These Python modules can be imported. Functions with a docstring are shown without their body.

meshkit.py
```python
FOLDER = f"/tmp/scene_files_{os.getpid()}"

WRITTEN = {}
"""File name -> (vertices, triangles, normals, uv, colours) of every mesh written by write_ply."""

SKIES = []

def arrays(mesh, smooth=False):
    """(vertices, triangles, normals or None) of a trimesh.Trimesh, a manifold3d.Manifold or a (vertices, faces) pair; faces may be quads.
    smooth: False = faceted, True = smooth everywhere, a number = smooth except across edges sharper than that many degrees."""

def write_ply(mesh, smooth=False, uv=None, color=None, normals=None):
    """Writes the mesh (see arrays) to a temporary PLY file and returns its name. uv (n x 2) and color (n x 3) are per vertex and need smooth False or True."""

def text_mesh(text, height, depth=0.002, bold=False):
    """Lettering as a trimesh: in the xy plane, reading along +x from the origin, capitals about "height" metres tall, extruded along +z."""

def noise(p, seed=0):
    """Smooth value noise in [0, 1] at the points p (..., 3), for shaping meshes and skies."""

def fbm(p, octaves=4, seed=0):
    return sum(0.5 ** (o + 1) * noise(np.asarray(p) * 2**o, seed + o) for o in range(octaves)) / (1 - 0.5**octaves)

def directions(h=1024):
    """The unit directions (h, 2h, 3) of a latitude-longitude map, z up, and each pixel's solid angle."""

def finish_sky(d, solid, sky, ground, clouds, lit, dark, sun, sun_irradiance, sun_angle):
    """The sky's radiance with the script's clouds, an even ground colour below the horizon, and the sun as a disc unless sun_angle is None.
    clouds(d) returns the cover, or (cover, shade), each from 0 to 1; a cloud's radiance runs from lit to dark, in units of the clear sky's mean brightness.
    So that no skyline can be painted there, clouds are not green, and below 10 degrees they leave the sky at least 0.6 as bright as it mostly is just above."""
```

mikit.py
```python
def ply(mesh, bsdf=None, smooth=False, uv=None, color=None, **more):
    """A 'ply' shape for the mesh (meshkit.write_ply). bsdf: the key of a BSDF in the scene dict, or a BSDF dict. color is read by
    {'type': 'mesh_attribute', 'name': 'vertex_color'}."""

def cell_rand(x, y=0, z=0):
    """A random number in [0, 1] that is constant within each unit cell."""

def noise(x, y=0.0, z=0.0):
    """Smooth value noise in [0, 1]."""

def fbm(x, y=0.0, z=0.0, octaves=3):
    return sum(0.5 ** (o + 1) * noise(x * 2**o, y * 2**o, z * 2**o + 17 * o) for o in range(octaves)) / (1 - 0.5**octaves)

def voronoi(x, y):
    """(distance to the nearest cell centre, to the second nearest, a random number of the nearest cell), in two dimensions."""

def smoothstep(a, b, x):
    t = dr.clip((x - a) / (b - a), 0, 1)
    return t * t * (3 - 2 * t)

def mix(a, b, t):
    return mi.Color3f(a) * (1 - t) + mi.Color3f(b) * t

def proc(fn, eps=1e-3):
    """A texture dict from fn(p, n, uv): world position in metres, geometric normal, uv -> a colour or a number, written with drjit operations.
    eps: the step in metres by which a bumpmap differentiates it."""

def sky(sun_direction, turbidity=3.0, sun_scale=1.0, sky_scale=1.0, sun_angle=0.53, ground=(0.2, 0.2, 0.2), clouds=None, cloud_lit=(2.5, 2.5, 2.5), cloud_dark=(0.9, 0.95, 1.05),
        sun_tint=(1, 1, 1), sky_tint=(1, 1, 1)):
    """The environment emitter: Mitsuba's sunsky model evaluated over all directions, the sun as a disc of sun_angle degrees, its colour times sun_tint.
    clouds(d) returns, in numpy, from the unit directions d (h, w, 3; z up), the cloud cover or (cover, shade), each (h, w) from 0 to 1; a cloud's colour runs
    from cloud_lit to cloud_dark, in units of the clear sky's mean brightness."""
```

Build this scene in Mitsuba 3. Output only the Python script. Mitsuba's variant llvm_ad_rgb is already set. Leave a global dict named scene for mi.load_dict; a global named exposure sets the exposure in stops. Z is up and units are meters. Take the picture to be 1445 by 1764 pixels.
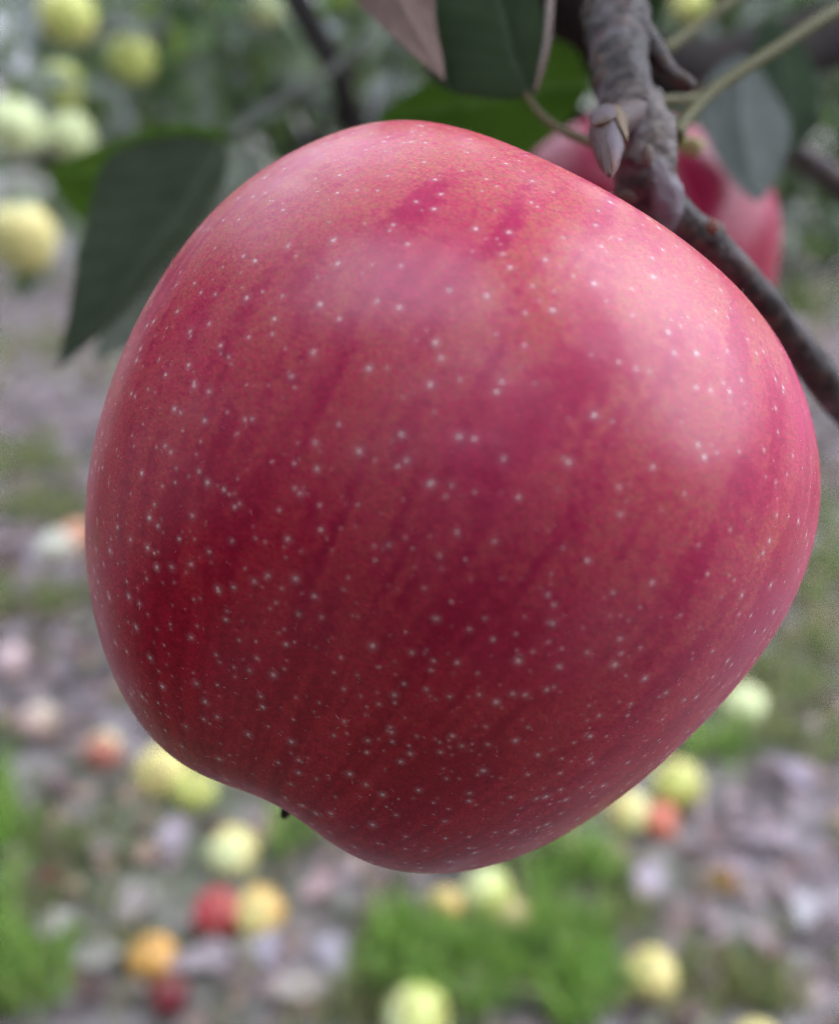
import math, random
import numpy as np
import drjit as dr
import mitsuba as mi
import mikit, meshkit

# ------------------------------------------------------------------ camera, sky, exposure
F, CX, CY = 1623.0, 722.5, 882.0            # focal length and centre in photograph pixels (1445 x 1764)
PITCH = math.radians(25.0)
RIGHT = np.array([1.0, 0, 0])
UP = np.array([0, math.sin(PITCH), math.cos(PITCH)])
FWD = np.array([0, math.cos(PITCH), -math.sin(PITCH)])
CAMROT = np.stack([RIGHT, UP, -FWD], 1)      # camera axes (right, up, back) -> world
APPLE_CAM = np.array([(780 - 5.3373 - CX) / F * 0.112, -(860 + 1.123 - CY) / F * 0.112, -0.112])
EYE = -(CAMROT @ APPLE_CAM)                  # the large apple's centre is the world origin
GROUND = -0.97
T = mi.ScalarTransform4f
scene, labels = {}, {}
scene['camera'] = {'type': 'thinlens', 'fov': 2 * math.degrees(math.atan(722.5 / F)), 'fov_axis': 'x',
                   'aperture_radius': 0.00128, 'focus_distance': 0.088, 'near_clip': 0.005, 'far_clip': 600.0,
                   'to_world': T().look_at(origin=EYE.tolist(), target=(EYE + FWD).tolist(), up=[0, 0, 1])}
def overcast(d):
    # an even overcast: three times as bright overhead as at the horizon
    return np.ones(d.shape[:2]), 1 - np.clip(d[..., 2], 0, 1)
scene['sky'] = mikit.sky((0.75, 0.05, 0.66), turbidity=4, sun_scale=0.30, sun_angle=66, sun_tint=(.80, .98, 1.5), clouds=overcast,
                         cloud_lit=(4.1, 4.35, 5.1), cloud_dark=(0.9, 0.97, 1.12), ground=(0.2, 0.19, 0.18))
exposure = 2.95

def at(x, y, depth):
    """photograph pixel + distance along the view axis -> world point"""
    return EYE + RIGHT * ((x - CX) / F * depth) + UP * (-(y - CY) / F * depth) + FWD * depth

def on_ground(x, y, h=0.0):
    d = at(x, y, 1.0) - EYE
    return EYE + d * ((GROUND + h - EYE[2]) / d[2])

rng = np.random.default_rng(7)

# ------------------------------------------------------------------ helpers
used = {}
def numbered(name):
    n = used.get(name, -1) + 1
    used[name] = n
    return name if n == 0 else f'{name}_{n:03d}'

def tag(key, label=None, cat=None, group=None, kind=None):
    d = {}
    if label: d['label'] = label
    if cat: d['category'] = cat
    if group: d['group'] = group
    if kind: d['kind'] = kind
    labels[key] = d

def put(name, shape, parent=None, **k):
    key = numbered(f'{parent}__{name}' if parent else name)
    scene[key] = shape
    if k: tag(key, **k)
    return key

def norm(v):
    v = np.asarray(v, float)
    return v / np.maximum(np.linalg.norm(v, axis=-1, keepdims=True), 1e-12)

def spline(pts, n):
    """Catmull-Rom through the rows of pts (any number of columns)"""
    P = np.asarray(pts, float)
    P = np.vstack([2 * P[0] - P[1], P, 2 * P[-1] - P[-2]])
    m = len(P) - 3
    u = np.linspace(0, m - 1e-9, n)
    i = u.astype(int); t = (u - i)[:, None]
    a, b, c, d = P[i], P[i + 1], P[i + 2], P[i + 3]
    return 0.5 * (2 * b + (c - a) * t + (2 * a - 5 * b + 4 * c - d) * t ** 2 + (3 * b - a - 3 * c + d) * t ** 3)

def tube(path, radii, n=10, bump=0.0, freq=1.0, seed=0, cap=True):
    path = np.asarray(path, float); m = len(path)
    radii = np.broadcast_to(np.asarray(radii, float), (m,))
    tan = norm(np.gradient(path, axis=0))
    a = np.cross(tan[0], [0.31, 0.2, 0.93]); a = norm(a)
    fr = []
    for k in range(m):
        a = norm(a - tan[k] * (a @ tan[k])); fr.append(a)
    fr = np.array(fr); b = np.cross(tan, fr)
    th = np.arange(n) * 2 * np.pi / n
    ring = fr[:, None] * np.cos(th)[None, :, None] + b[:, None] * np.sin(th)[None, :, None]
    r = radii[:, None] * np.ones((1, n))
    if bump:
        q = (path[:, None] + ring * r[..., None]) * freq
        r = r * (1 + bump * (meshkit.fbm(q, 3, seed) - 0.5) * 2)
    v = (path[:, None] + ring * r[..., None]).reshape(-1, 3)
    f = []
    i = np.arange(m - 1)[:, None] * n; j = np.arange(n)[None]; j2 = (j + 1) % n
    f = np.stack([i + j, i + j2, i + n + j2, i + n + j], -1).reshape(-1, 4)
    f = np.vstack([f[:, [0, 1, 2]], f[:, [0, 2, 3]]])
    if cap:
        v = np.vstack([v, path[:1], path[-1:]]); k = m * n
        jj = np.arange(n)
        f = np.vstack([f, np.stack([(jj + 1) % n, jj, jj * 0 + k], 1), np.stack([jj + (m - 1) * n, (jj + 1) % n + (m - 1) * n, jj * 0 + k + 1], 1)])
    return v, f

def join(parts):
    vs, fs, o = [], [], 0
    for v, f in parts:
        vs.append(v); fs.append(f + o); o += len(v)
    return np.vstack(vs), np.vstack(fs)

def grid_faces(nu, nv):
    i, j = np.meshgrid(np.arange(nu - 1), np.arange(nv - 1), indexing='ij')
    a = (i * nv + j).ravel()
    return np.vstack([np.stack([a, a + nv, a + nv + 1], 1), np.stack([a, a + nv + 1, a + 1], 1)])

def srgb(r, g, b):
    c = np.array([r, g, b]) / 255.0
    return np.where(c < 0.04045, c / 12.92, ((c + 0.055) / 1.055) ** 2.4)

def sm_np(a, b, x):
    u = np.clip((x - a) / (b - a), 0, 1); return u * u * (3 - 2 * u)

VC = {'type': 'mesh_attribute', 'name': 'vertex_color'}

# ------------------------------------------------------------------ materials
P_FIT = [0.0106, 0.5499, 0.3443, -0.069, -5.3373, 1.123, -0.0498, 0.003, -0.036, -0.0167, 0.0125, -0.0123, -0.0168, -0.052, -0.0025, 0.0007, 0.0006, 0.0131, 0.0266,
         -0.0044, 0.0299, 0.0019, -0.031, 0.0171, 0.0095, -0.0209, -0.0053]
def apple_frame():
    a, tau = math.radians(28.5), P_FIT[3]
    up = np.array([math.sin(a) * math.cos(tau), math.cos(a) * math.cos(tau), math.sin(tau)])
    zz = np.array([0, 0, 1.0]); e1 = norm(zz - up * (zz @ up))
    return CAMROT @ np.stack([e1, np.cross(up, e1), up]).T      # columns: local x, y, z in world
AM = apple_frame()

def sm(a, b, x): return mikit.smoothstep(a, b, x)

def skin_local(p):
    x, y, z = [sum(mi.Float(float(AM[k, c])) * p[k] for k in range(3)) for c in range(3)]
    r = dr.sqrt(x * x + y * y + z * z)
    return x / r, y / r, z / r

def lenticels(x, y, z, cell, keep, seed, size):
    """distance-based mask of the small pores, scattered by cells on the unit sphere"""
    qx, qy, qz = x / cell, y / cell, z / cell
    bx, by, bz = dr.floor(qx), dr.floor(qy), dr.floor(qz)
    out, halo = mi.Float(0), mi.Float(0)
    ragged = 0.6 + 0.8 * mikit.noise(x * 330 + 5, y * 330 + 2, z * 330 + 8)
    for i in (-1, 0, 1):
        for j in (-1, 0, 1):
            for k in (-1, 0, 1):
                cx, cy, cz = bx + i, by + j, bz + k
                px = cx + .12 + .76 * mikit.cell_rand(cx, cy, cz + seed)
                py = cy + .12 + .76 * mikit.cell_rand(cx, cy, cz + seed + 50)
                pz = cz + .12 + .76 * mikit.cell_rand(cx, cy, cz + seed + 100)
                l = dr.sqrt(px * px + py * py + pz * pz) * cell
                ok = (dr.abs(l - 1) < cell * 0.5) & (mikit.cell_rand(cx, cy, cz + seed + 150) < keep)
                px, py, pz = px * cell / l, py * cell / l, pz * cell / l
                d = dr.sqrt(dr.square(px - x) + dr.square(py - y) + dr.square(pz - z))
                s = size * (0.45 + 0.85 * mikit.cell_rand(cx, cy, cz + seed + 200))
                st = 0.45 + 0.55 * mikit.cell_rand(cx, cy, cz + seed + 250)
                out = dr.select(ok, dr.maximum(out, st * sm(1.2, 0.1, d * ragged / s)), out)
                halo = dr.select(ok, dr.maximum(halo, st * sm(3.4, 0.4, d * ragged / s)), halo)
    return out, halo

def apple_color(p, n, uv):
    x, y, z = skin_local(p)
    phi = dr.atan2(y, x)
    # broken streaks running from stem to calyx
    wob = 0.25 * mikit.noise(x * 5 + 3, y * 5, z * 5)
    s1 = mikit.noise(phi * 6 + wob * 1.2 + 40, z * 3.2 + 5, 1.5)
    s2 = mikit.noise(phi * 15 + wob * 2.5 + 80, z * 4.4 + 9, 4.5)
    s3 = mikit.noise(phi * 44 + wob * 4 + 200, z * 6.5 + 11, 7.5)
    sf = mikit.fbm(x * 42 + 61, y * 42 + 27, z * 42 + 15, 3)
    streak = sm(0.445, 0.655, 0.18 * s1 + 0.38 * s2 + 0.31 * s3 + 0.24 * sf - 0.03)
    patch = mikit.fbm(x * 3.2 + 11, y * 3.2 + 7, z * 3.2 + 3, 3)
    fine = mikit.fbm(x * 130 + 31, y * 130 + 17, z * 130 + 5, 3)
    grain = mikit.noise(x * 190 + 7, y * 190 + 3, z * 190 + 9)
    deep = sm(0.55, -0.75, z)                                     # the calyx end is more evenly deep red
    tan = sm(0.34, 0.60, 0.8 * patch + 0.07 + 0.13 * sm(0.25, 0.95, x)) * (1 - 0.92 * streak) * (1 - 0.62 * deep) * dr.clip(0.52 + 2.2 * (fine - 0.42), 0, 1)
    red = mikit.mix((0.52, 0.009, 0.108), (0.37, 0.0026, 0.023), deep)
    red = mikit.mix(red, mikit.mix((0.43, 0.0035, 0.074), (0.28, 0.002, 0.017), deep), streak)
    col = mikit.mix(red, mikit.mix((0.49, 0.133, 0.080), (0.38, 0.038, 0.026), deep), tan * 0.85)
    g2 = mikit.noise(x * 300 + 17, y * 300 + 5, z * 300 + 2)
    col = col * (0.62 + 0.40 * grain + 0.36 * g2)
    # waxy bloom: a faint pale film, patchy and speckled
    bloom = sm(0.30, 0.75, mikit.fbm(x * 2.3 + 21, y * 2.3, z * 2.3 + 8, 2)) * (0.6 + 0.8 * fine) * sm(-0.8, 0.5, z)
    col = mikit.mix(col, (0.50, 0.22, 0.36), 0.10 * bloom)
    keep = 0.40 + 0.22 * sm(0.5, -0.55, z)
    d1, h1 = lenticels(x, y, z, 0.052, keep, 300, 0.0050)
    d2, h2 = lenticels(x, y, z, 0.040, 0.14 + 0.24 * sm(0.2, -0.7, z), 900, 0.0030)
    d1, d2 = d1 * (1 - 0.35 * deep), d2 * (1 - 0.5 * deep)
    col = mikit.mix(col, (0.55, 0.26, 0.30), dr.clip(0.34 * h1 + 0.20 * h2, 0, 1))
    col = mikit.mix(col, (0.80, 0.64, 0.62), dr.clip(0.95 * d1 + 0.55 * d2, 0, 1))
    return col

def apple_bump(p, n, uv):
    x, y, z = skin_local(p)
    return mikit.noise(x * 120, y * 120, z * 120) + 0.6 * mikit.noise(x * 260, y * 260, z * 260)

def apple_rough(p, n, uv):
    x, y, z = skin_local(p)
    return 0.215 + 0.13 * mikit.fbm(x * 20, y * 20, z * 20, 3)

scene['red_skin'] = {'type': 'bumpmap', 'arbitrary': mikit.proc(apple_bump, 8e-5), 'scale': 0.000009,
                     'bsdf': {'type': 'principled', 'base_color': mikit.proc(apple_color), 'roughness': mikit.proc(apple_rough), 'specular': 0.43,
                              'clearcoat': 0.25, 'clearcoat_gloss': 0.8}}
scene['apple_skin'] = {'type': 'principled', 'base_color': VC, 'roughness': 0.28, 'specular': 0.34}
scene['leaf_skin'] = {'type': 'principledthin', 'base_color': VC, 'roughness': 0.32, 'eta': 1.5, 'diff_trans': 0.75}
scene['near_leaf_skin'] = {'type': 'principledthin', 'base_color': VC, 'roughness': 0.5, 'eta': 1.33, 'diff_trans': 0.75}
scene['dry_leaf_skin'] = {'type': 'principledthin', 'base_color': VC, 'roughness': 0.7, 'eta': 1.4, 'diff_trans': 0.35}
scene['grass_skin'] = {'type': 'principledthin', 'base_color': VC, 'roughness': 0.5, 'eta': 1.4, 'diff_trans': 0.8}
scene['fuzz_skin'] = {'type': 'twosided', 'bsdf': {'type': 'diffuse', 'reflectance': {'type': 'rgb', 'value': [0.70, 0.55, 0.56]}}}

SPUR_AT = at(1100, 235, .1135)
def bark_near(p, n, uv):
    a = mikit.fbm(p.x * 900, p.y * 900, p.z * 900, 3)
    b = mikit.fbm(p.x * 160 + 9, p.y * 160, p.z * 160, 3)
    dd = dr.sqrt(dr.square(p.x - float(SPUR_AT[0])) + dr.square(p.y - float(SPUR_AT[1])) + dr.square(p.z - float(SPUR_AT[2])))
    young = sm(0.0085, 0.0035, dd + 0.004 * (b - 0.5))          # the newest wood round the bud is paler
    t_ = sm(0.34, 0.66, 0.5 * b + 0.5 * a)
    c = mikit.mix(mikit.mix((0.013, 0.009, 0.008), (0.060, 0.045, 0.042), t_), mikit.mix((0.05, 0.038, 0.032), (0.17, 0.14, 0.122), t_), young)
    c = mikit.mix(c, (0.21, 0.185, 0.215), 0.6 * sm(0.55, 0.75, mikit.fbm(p.x * 230 + 40, p.y * 230, p.z * 120, 2)))
    return mikit.mix(c, (0.13, 0.07, 0.045), 0.4 * sm(0.62, 0.78, mikit.noise(p.x * 420 + 7, p.y * 420, p.z * 420)))
def bark_near_bump(p, n, uv):
    return mikit.fbm(p.x * 1100, p.y * 1100, p.z * 700, 3)
scene['twig_bark'] = {'type': 'bumpmap', 'arbitrary': mikit.proc(bark_near_bump, 1e-4), 'scale': 0.00035,
                      'bsdf': {'type': 'principled', 'base_color': mikit.proc(bark_near), 'roughness': 0.55, 'specular': 0.4}}
def bark_far(p, n, uv):
    a = mikit.fbm(p.x * 60, p.y * 60, p.z * 25, 4)
    return mikit.mix((0.014, 0.012, 0.013), (0.07, 0.063, 0.066), sm(0.3, 0.7, a))
scene['tree_bark'] = {'type': 'principled', 'base_color': mikit.proc(bark_far), 'roughness': 0.8, 'specular': 0.2}
scene['dark_bark'] = {'type': 'principled', 'base_color': mikit.proc(lambda p, n, uv: mikit.mix((0.012, 0.010, 0.010), (0.035, 0.030, 0.028), mikit.fbm(p.x * 90, p.y * 90, p.z * 40, 3))), 'roughness': 0.9, 'specular': 0.1}
scene['petiole_skin'] = {'type': 'principled', 'base_color': VC, 'roughness': 0.55, 'specular': 0.2}
scene['scale_skin'] = {'type': 'twosided', 'bsdf': {'type': 'principled', 'base_color': VC, 'roughness': 0.55, 'specular': 0.2}}

def soil(p, n, uv):
    a = mikit.fbm(p.x * 3, p.y * 3, 1.0, 3)
    b = mikit.fbm(p.x * 26, p.y * 26, 4.0, 3)
    c = mikit.fbm(p.x * 1.1 + 7, p.y * 1.1, 9.0, 3)
    col = mikit.mix((0.07, 0.06, 0.062), (0.23, 0.20, 0.21), sm(0.3, 0.7, b))
    col = mikit.mix(col, (0.13, 0.165, 0.085), 0.8 * sm(0.48, 0.66, c * 0.6 + a * 0.4))
    return col
scene['soil_skin'] = {'type': 'principled', 'base_color': mikit.proc(soil), 'roughness': 0.95, 'specular': 0.2}

# ------------------------------------------------------------------ the ground
def ground_z(x, y):
    p = np.stack([np.asarray(x, float), np.asarray(y, float), np.zeros_like(np.asarray(x, float))], -1)
    return GROUND + 0.05 * (meshkit.fbm(p * 1.3, 3, 5) - 0.5) + 0.022 * (meshkit.fbm(p * 9, 2, 8) - 0.5)

def axis(lo, hi, n, far, m):
    g = np.linspace(lo, hi, n); k = (np.linspace(0, 1, m + 1)[1:]) ** 2.5
    return np.concatenate([(lo - (far + lo) * k)[::-1] if lo < 0 else (lo - far * k)[::-1], g, hi + far * k])
gx, gy = axis(-3.5, 3.5, 180, 250, 24), axis(-2.0, 8.0, 260, 250, 24)
X, Y = np.meshgrid(gx, gy, indexing='ij')
v = np.stack([X, Y, ground_z(X, Y)], -1).reshape(-1, 3)
f = grid_faces(len(gx), len(gy))
put('ground', mikit.ply((v, f), 'soil_skin', smooth=True), label='mauve grey orchard soil under the fallen apples and dry leaves', kind='structure')

# ------------------------------------------------------------------ leaves
def leaf_template(nu=6, nv=5, width=0.30, fold=0.35, curl=0.25, wave=0.0, serr=0.0):
    """leaf along +x (length 1), across y, top towards +z"""
    u = np.linspace(0, 1, nu); s = np.linspace(-1, 1, nv)
    U, S = np.meshgrid(u, s, indexing='ij')
    w = width * np.sin(np.pi * U ** 0.85) ** 0.75 * (1 - 0.25 * U)
    if serr:
        w = w * (1 + serr * np.sin(U * 80 + S) * (np.abs(S) > 0.9))
    x = U - 0.03 * np.abs(S) * np.sin(np.pi * U)
    y = w * S * math.cos(fold)
    z = np.abs(S) * w * math.sin(fold) - curl * U ** 2 + wave * w * np.sin(U * 11 + S * 2) * np.abs(S)
    return np.stack([x, y, z], -1).reshape(-1, 3), grid_faces(nu, nv)

def scatter_leaves(tmpl, pos, direc, upv, size, cols, jitter=None):
    v0, f0 = tmpl
    x = norm(direc); y = norm(np.cross(upv, x)); z = np.cross(x, y)
    R = np.stack([x, y, z], -1) * np.asarray(size)[:, None, None]
    V = np.einsum('kij,nj->kni', R, v0) + pos[:, None]
    n = len(v0)
    Fc = (f0[None] + (np.arange(len(pos)) * n)[:, None, None]).reshape(-1, 3)
    C = np.repeat(cols, n, axis=0)
    return V.reshape(-1, 3), Fc, C

def in_view(p, margin=1.15):
    q = p - EYE
    d = q @ FWD
    return (d > 0.01) & (np.abs(q @ RIGHT) < d * 722.5 / F * margin) & (np.abs(q @ UP) < d * 882 / F * margin)

# ------------------------------------------------------------------ other apples (a body of revolution with lobes)
def apple_mesh(diam, colA, colB, seed=0, nt=26, nphi=32, squash=1.03, stem_ax=(0, 0, 1), blush=(1, 0, 0), bruise=0):
    r_ = np.random.default_rng(seed)
    t = np.linspace(0.0, np.pi, nt); ph = np.linspace(0, 2 * np.pi, nphi, endpoint=False)
    Tt, Ph = np.meshgrid(t, ph, indexing='ij')
    r = 1 - 0.42 * np.exp(-(Tt / 0.32) ** 2) - 0.22 * np.exp(-((np.pi - Tt) / 0.28) ** 2) + 0.05 * np.cos(Tt)
    r = r * (1 + 0.022 * np.cos(5 * Ph + r_.uniform(0, 6)) * np.clip(Tt / np.pi, 0, 1) ** 2 + 0.03 * np.cos(Ph + r_.uniform(0, 6)))
    v = np.stack([r * np.sin(Tt) * np.cos(Ph), r * np.sin(Tt) * np.sin(Ph), r * np.cos(Tt) * squash], -1) * diam / 2.06
    d = np.stack([np.sin(Tt) * np.cos(Ph), np.sin(Tt) * np.sin(Ph), np.cos(Tt)], -1)
    v = v * (1 + .10 * (meshkit.fbm(d * 1.7 + seed, 2, seed + 3) - .5))[..., None]
    n = meshkit.fbm(d * 3 + seed, 3, seed)
    k = np.clip((d @ norm(np.array(blush)) * 0.6 + (n - 0.5) * 1.6 + 0.1) * 1.6 + 0.25, 0, 1)[..., None]
    c = np.array(colA) * (1 - k) + np.array(colB) * k
    c = np.where((np.minimum(Tt, 9) < 0.3)[..., None], c * 0.6 + np.array([0.12, 0.14, 0.05]) * 0.4, c)
    if bruise:
        k = sm_np(.60, .68, meshkit.fbm(d * 2.1 + seed * 5, 3, seed + 9))[..., None] * bruise
        c = c * (1 - k) + np.array([.16, .085, .035]) * k
    i = np.arange(nt - 1)[:, None] * nphi; j = np.arange(nphi)[None]; j2 = (j + 1) % nphi
    fq = np.stack([i + j, i + nphi + j, i + nphi + j2, i + j2], -1).reshape(-1, 4)
    zs = norm(np.array(stem_ax, float)); xs = norm(np.cross(zs, [0.3, 0.9, 0.2])); R = np.stack([xs, np.cross(zs, xs), zs], 1)
    f = np.vstack([fq[:, [0, 1, 2]], fq[:, [0, 2, 3]]])
    return (v.reshape(-1, 3), f), c.reshape(-1, 3), R

def add_apple(name, pos, diam, colA, colB, stem_ax, blush, label, group=None, seed=0, stem=True, bruise=0):
    (v, f), c, R = apple_mesh(diam, colA, colB, seed, stem_ax=stem_ax, blush=R_inv(stem_ax, blush), bruise=bruise)
    M = T(np.vstack([np.hstack([R, np.asarray(pos)[:, None]]), [0, 0, 0, 1]]).tolist())
    key = numbered(name)
    tag(key, label, 'apple', group)
    put('skin', mikit.ply((v, f), 'apple_skin', smooth=True, color=c, to_world=M), key)
    h = diam * 0.24
    if stem:
        sv = tube(spline([[0, 0, h * 0.95], [0.001, 0, h * 1.6], [0.004, 0.002, h * 2.5]], 6), [diam * 0.018, diam * 0.016, diam * 0.014, diam * 0.014, diam * 0.016, diam * 0.02], 6)
        put('stem', mikit.ply(sv, 'petiole_skin', smooth=True, color=np.tile([[0.10, 0.075, 0.04]], (len(sv[0]), 1)), to_world=M), key)
    # the dried calyx: five little sepals in the basin
    ps = []
    for k in range(5):
        a = k * 2 * math.pi / 5
        o = np.array([math.cos(a), math.sin(a), 0]); b = np.array([0, 0, -diam * 0.315])
        p0, p1 = b + o * diam * 0.02, b + o * diam * 0.055 - np.array([0, 0, diam * 0.05])
        s = np.array([-math.sin(a), math.cos(a), 0]) * diam * 0.02
        ps.append((np.array([p0 - s, p0 + s, p1, p0 + o * diam * 0.01]), np.array([[0, 1, 2], [1, 3, 2], [3, 0, 2]])))
    sv = join(ps)
    put('calyx', mikit.ply(sv, 'petiole_skin', color=np.tile([[0.06, 0.045, 0.03]], (len(sv[0]), 1)), to_world=M), key)
    return key

def R_inv(ax, b):
    zs = norm(np.array(ax, float)); xs = norm(np.cross(zs, [0.3, 0.9, 0.2])); R = np.stack([xs, np.cross(zs, xs), zs], 1)
    return R.T @ norm(np.array(b, float))

# ------------------------------------------------------------------ the large apple
def apple_basis(X):
    x, y, z = X[..., 0], X[..., 1], X[..., 2]
    return np.stack([x*y, y*z, x*z, x*x-y*y, 3*z*z-1, x*(5*z*z-1), y*(5*z*z-1), z*(5*z*z-3), z*(x*x-y*y), x*y*z, x*(x*x-3*y*y), y*(3*x*x-y*y),
      x*y*(x*x-y*y)*2, (x**4-6*x*x*y*y+y**4), x*z*(x*x-3*y*y)*2, y*z*(3*x*x-y*y)*2, (x*x-y*y)*(7*z*z-1)*.7, x*y*(7*z*z-1)*.7, x*z*(7*z*z-3)*.7, y*z*(7*z*z-3)*.7, (35*z**4-30*z*z+3)/8], -1)
def apple_radius(X):
    Tt = np.arccos(np.clip(X[..., 2], -1, 1)); Ph = np.arctan2(X[..., 1], X[..., 0])
    r = 1 + apple_basis(X) @ np.array(P_FIT[6:27])
    r = r - 0.42 * np.exp(-(Tt / 0.30) ** 2) + 0.03 * np.exp(-((Tt - .62) / .25) ** 2) - P_FIT[2] * np.exp(-((np.pi - Tt) / 0.27) ** 2)
    r = r + P_FIT[0] * np.cos(5 * (Ph - P_FIT[1])) * sm_np(1.5, 2.6, Tt) * sm_np(0, .25, np.pi - Tt)
    r = r + 0.006 * (meshkit.fbm(X * 3.1, 2, 3) - 0.5) * np.sin(Tt)
    return 0.04 * r
nt, nph = 260, 360
Tt, Ph = np.meshgrid(np.linspace(1e-3, np.pi - 1e-3, nt), np.linspace(0, 2 * np.pi, nph, endpoint=False), indexing='ij')
D = np.stack([np.sin(Tt) * np.cos(Ph), np.sin(Tt) * np.sin(Ph), np.cos(Tt)], -1)
V = (D * apple_radius(D)[..., None]) @ AM.T
i = np.arange(nt - 1)[:, None] * nph; j = np.arange(nph)[None]; j2 = (j + 1) % nph
fq = np.stack([i + j, i + nph + j, i + nph + j2, i + j2], -1).reshape(-1, 4)
big = 'ripe_apple'
tag(big, 'large ripe red apple with pale pores filling the picture in front', 'apple')
put('skin', mikit.ply((V.reshape(-1, 3), np.vstack([fq[:, [0, 1, 2]], fq[:, [0, 2, 3]]])), 'red_skin', smooth=True), big)
# calyx sepals
sep = []
for k in range(5):
    a = P_FIT[1] + (k + .5) * 2 * math.pi / 5
    o = np.array([math.cos(a), math.sin(a), 0]); b = np.array([0, 0, -0.0262])
    pth = spline([b + o * .0012, b + o * .0026 - np.array([0, 0, .0035]), b + o * .0048 - np.array([0, 0, .0072])], 7)
    sep.append(tube(pth @ AM.T, np.array([.0011, .0012, .0011, .0009, .0007, .0005, .0002]), 6))
q0, q1 = AM @ np.array([0, 0, -.0262]), at(486, 1410, .1075)
sep.append(tube(spline([q0, q0 * .45 + q1 * .55 + AM[:, 2] * -.0015, q1 * .9 + q0 * .1, q1], 12), np.array([.0011, .0012, .0012, .0011, .001, .001, .0009, .0008, .0007, .0006, .0005, .0003]), 7, .2, 900, 2))
sv = join(sep)
put('calyx', mikit.ply(sv, 'scale_skin', smooth=True, color=np.tile([[0.035, 0.03, 0.022]], (len(sv[0]), 1))), big)
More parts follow.
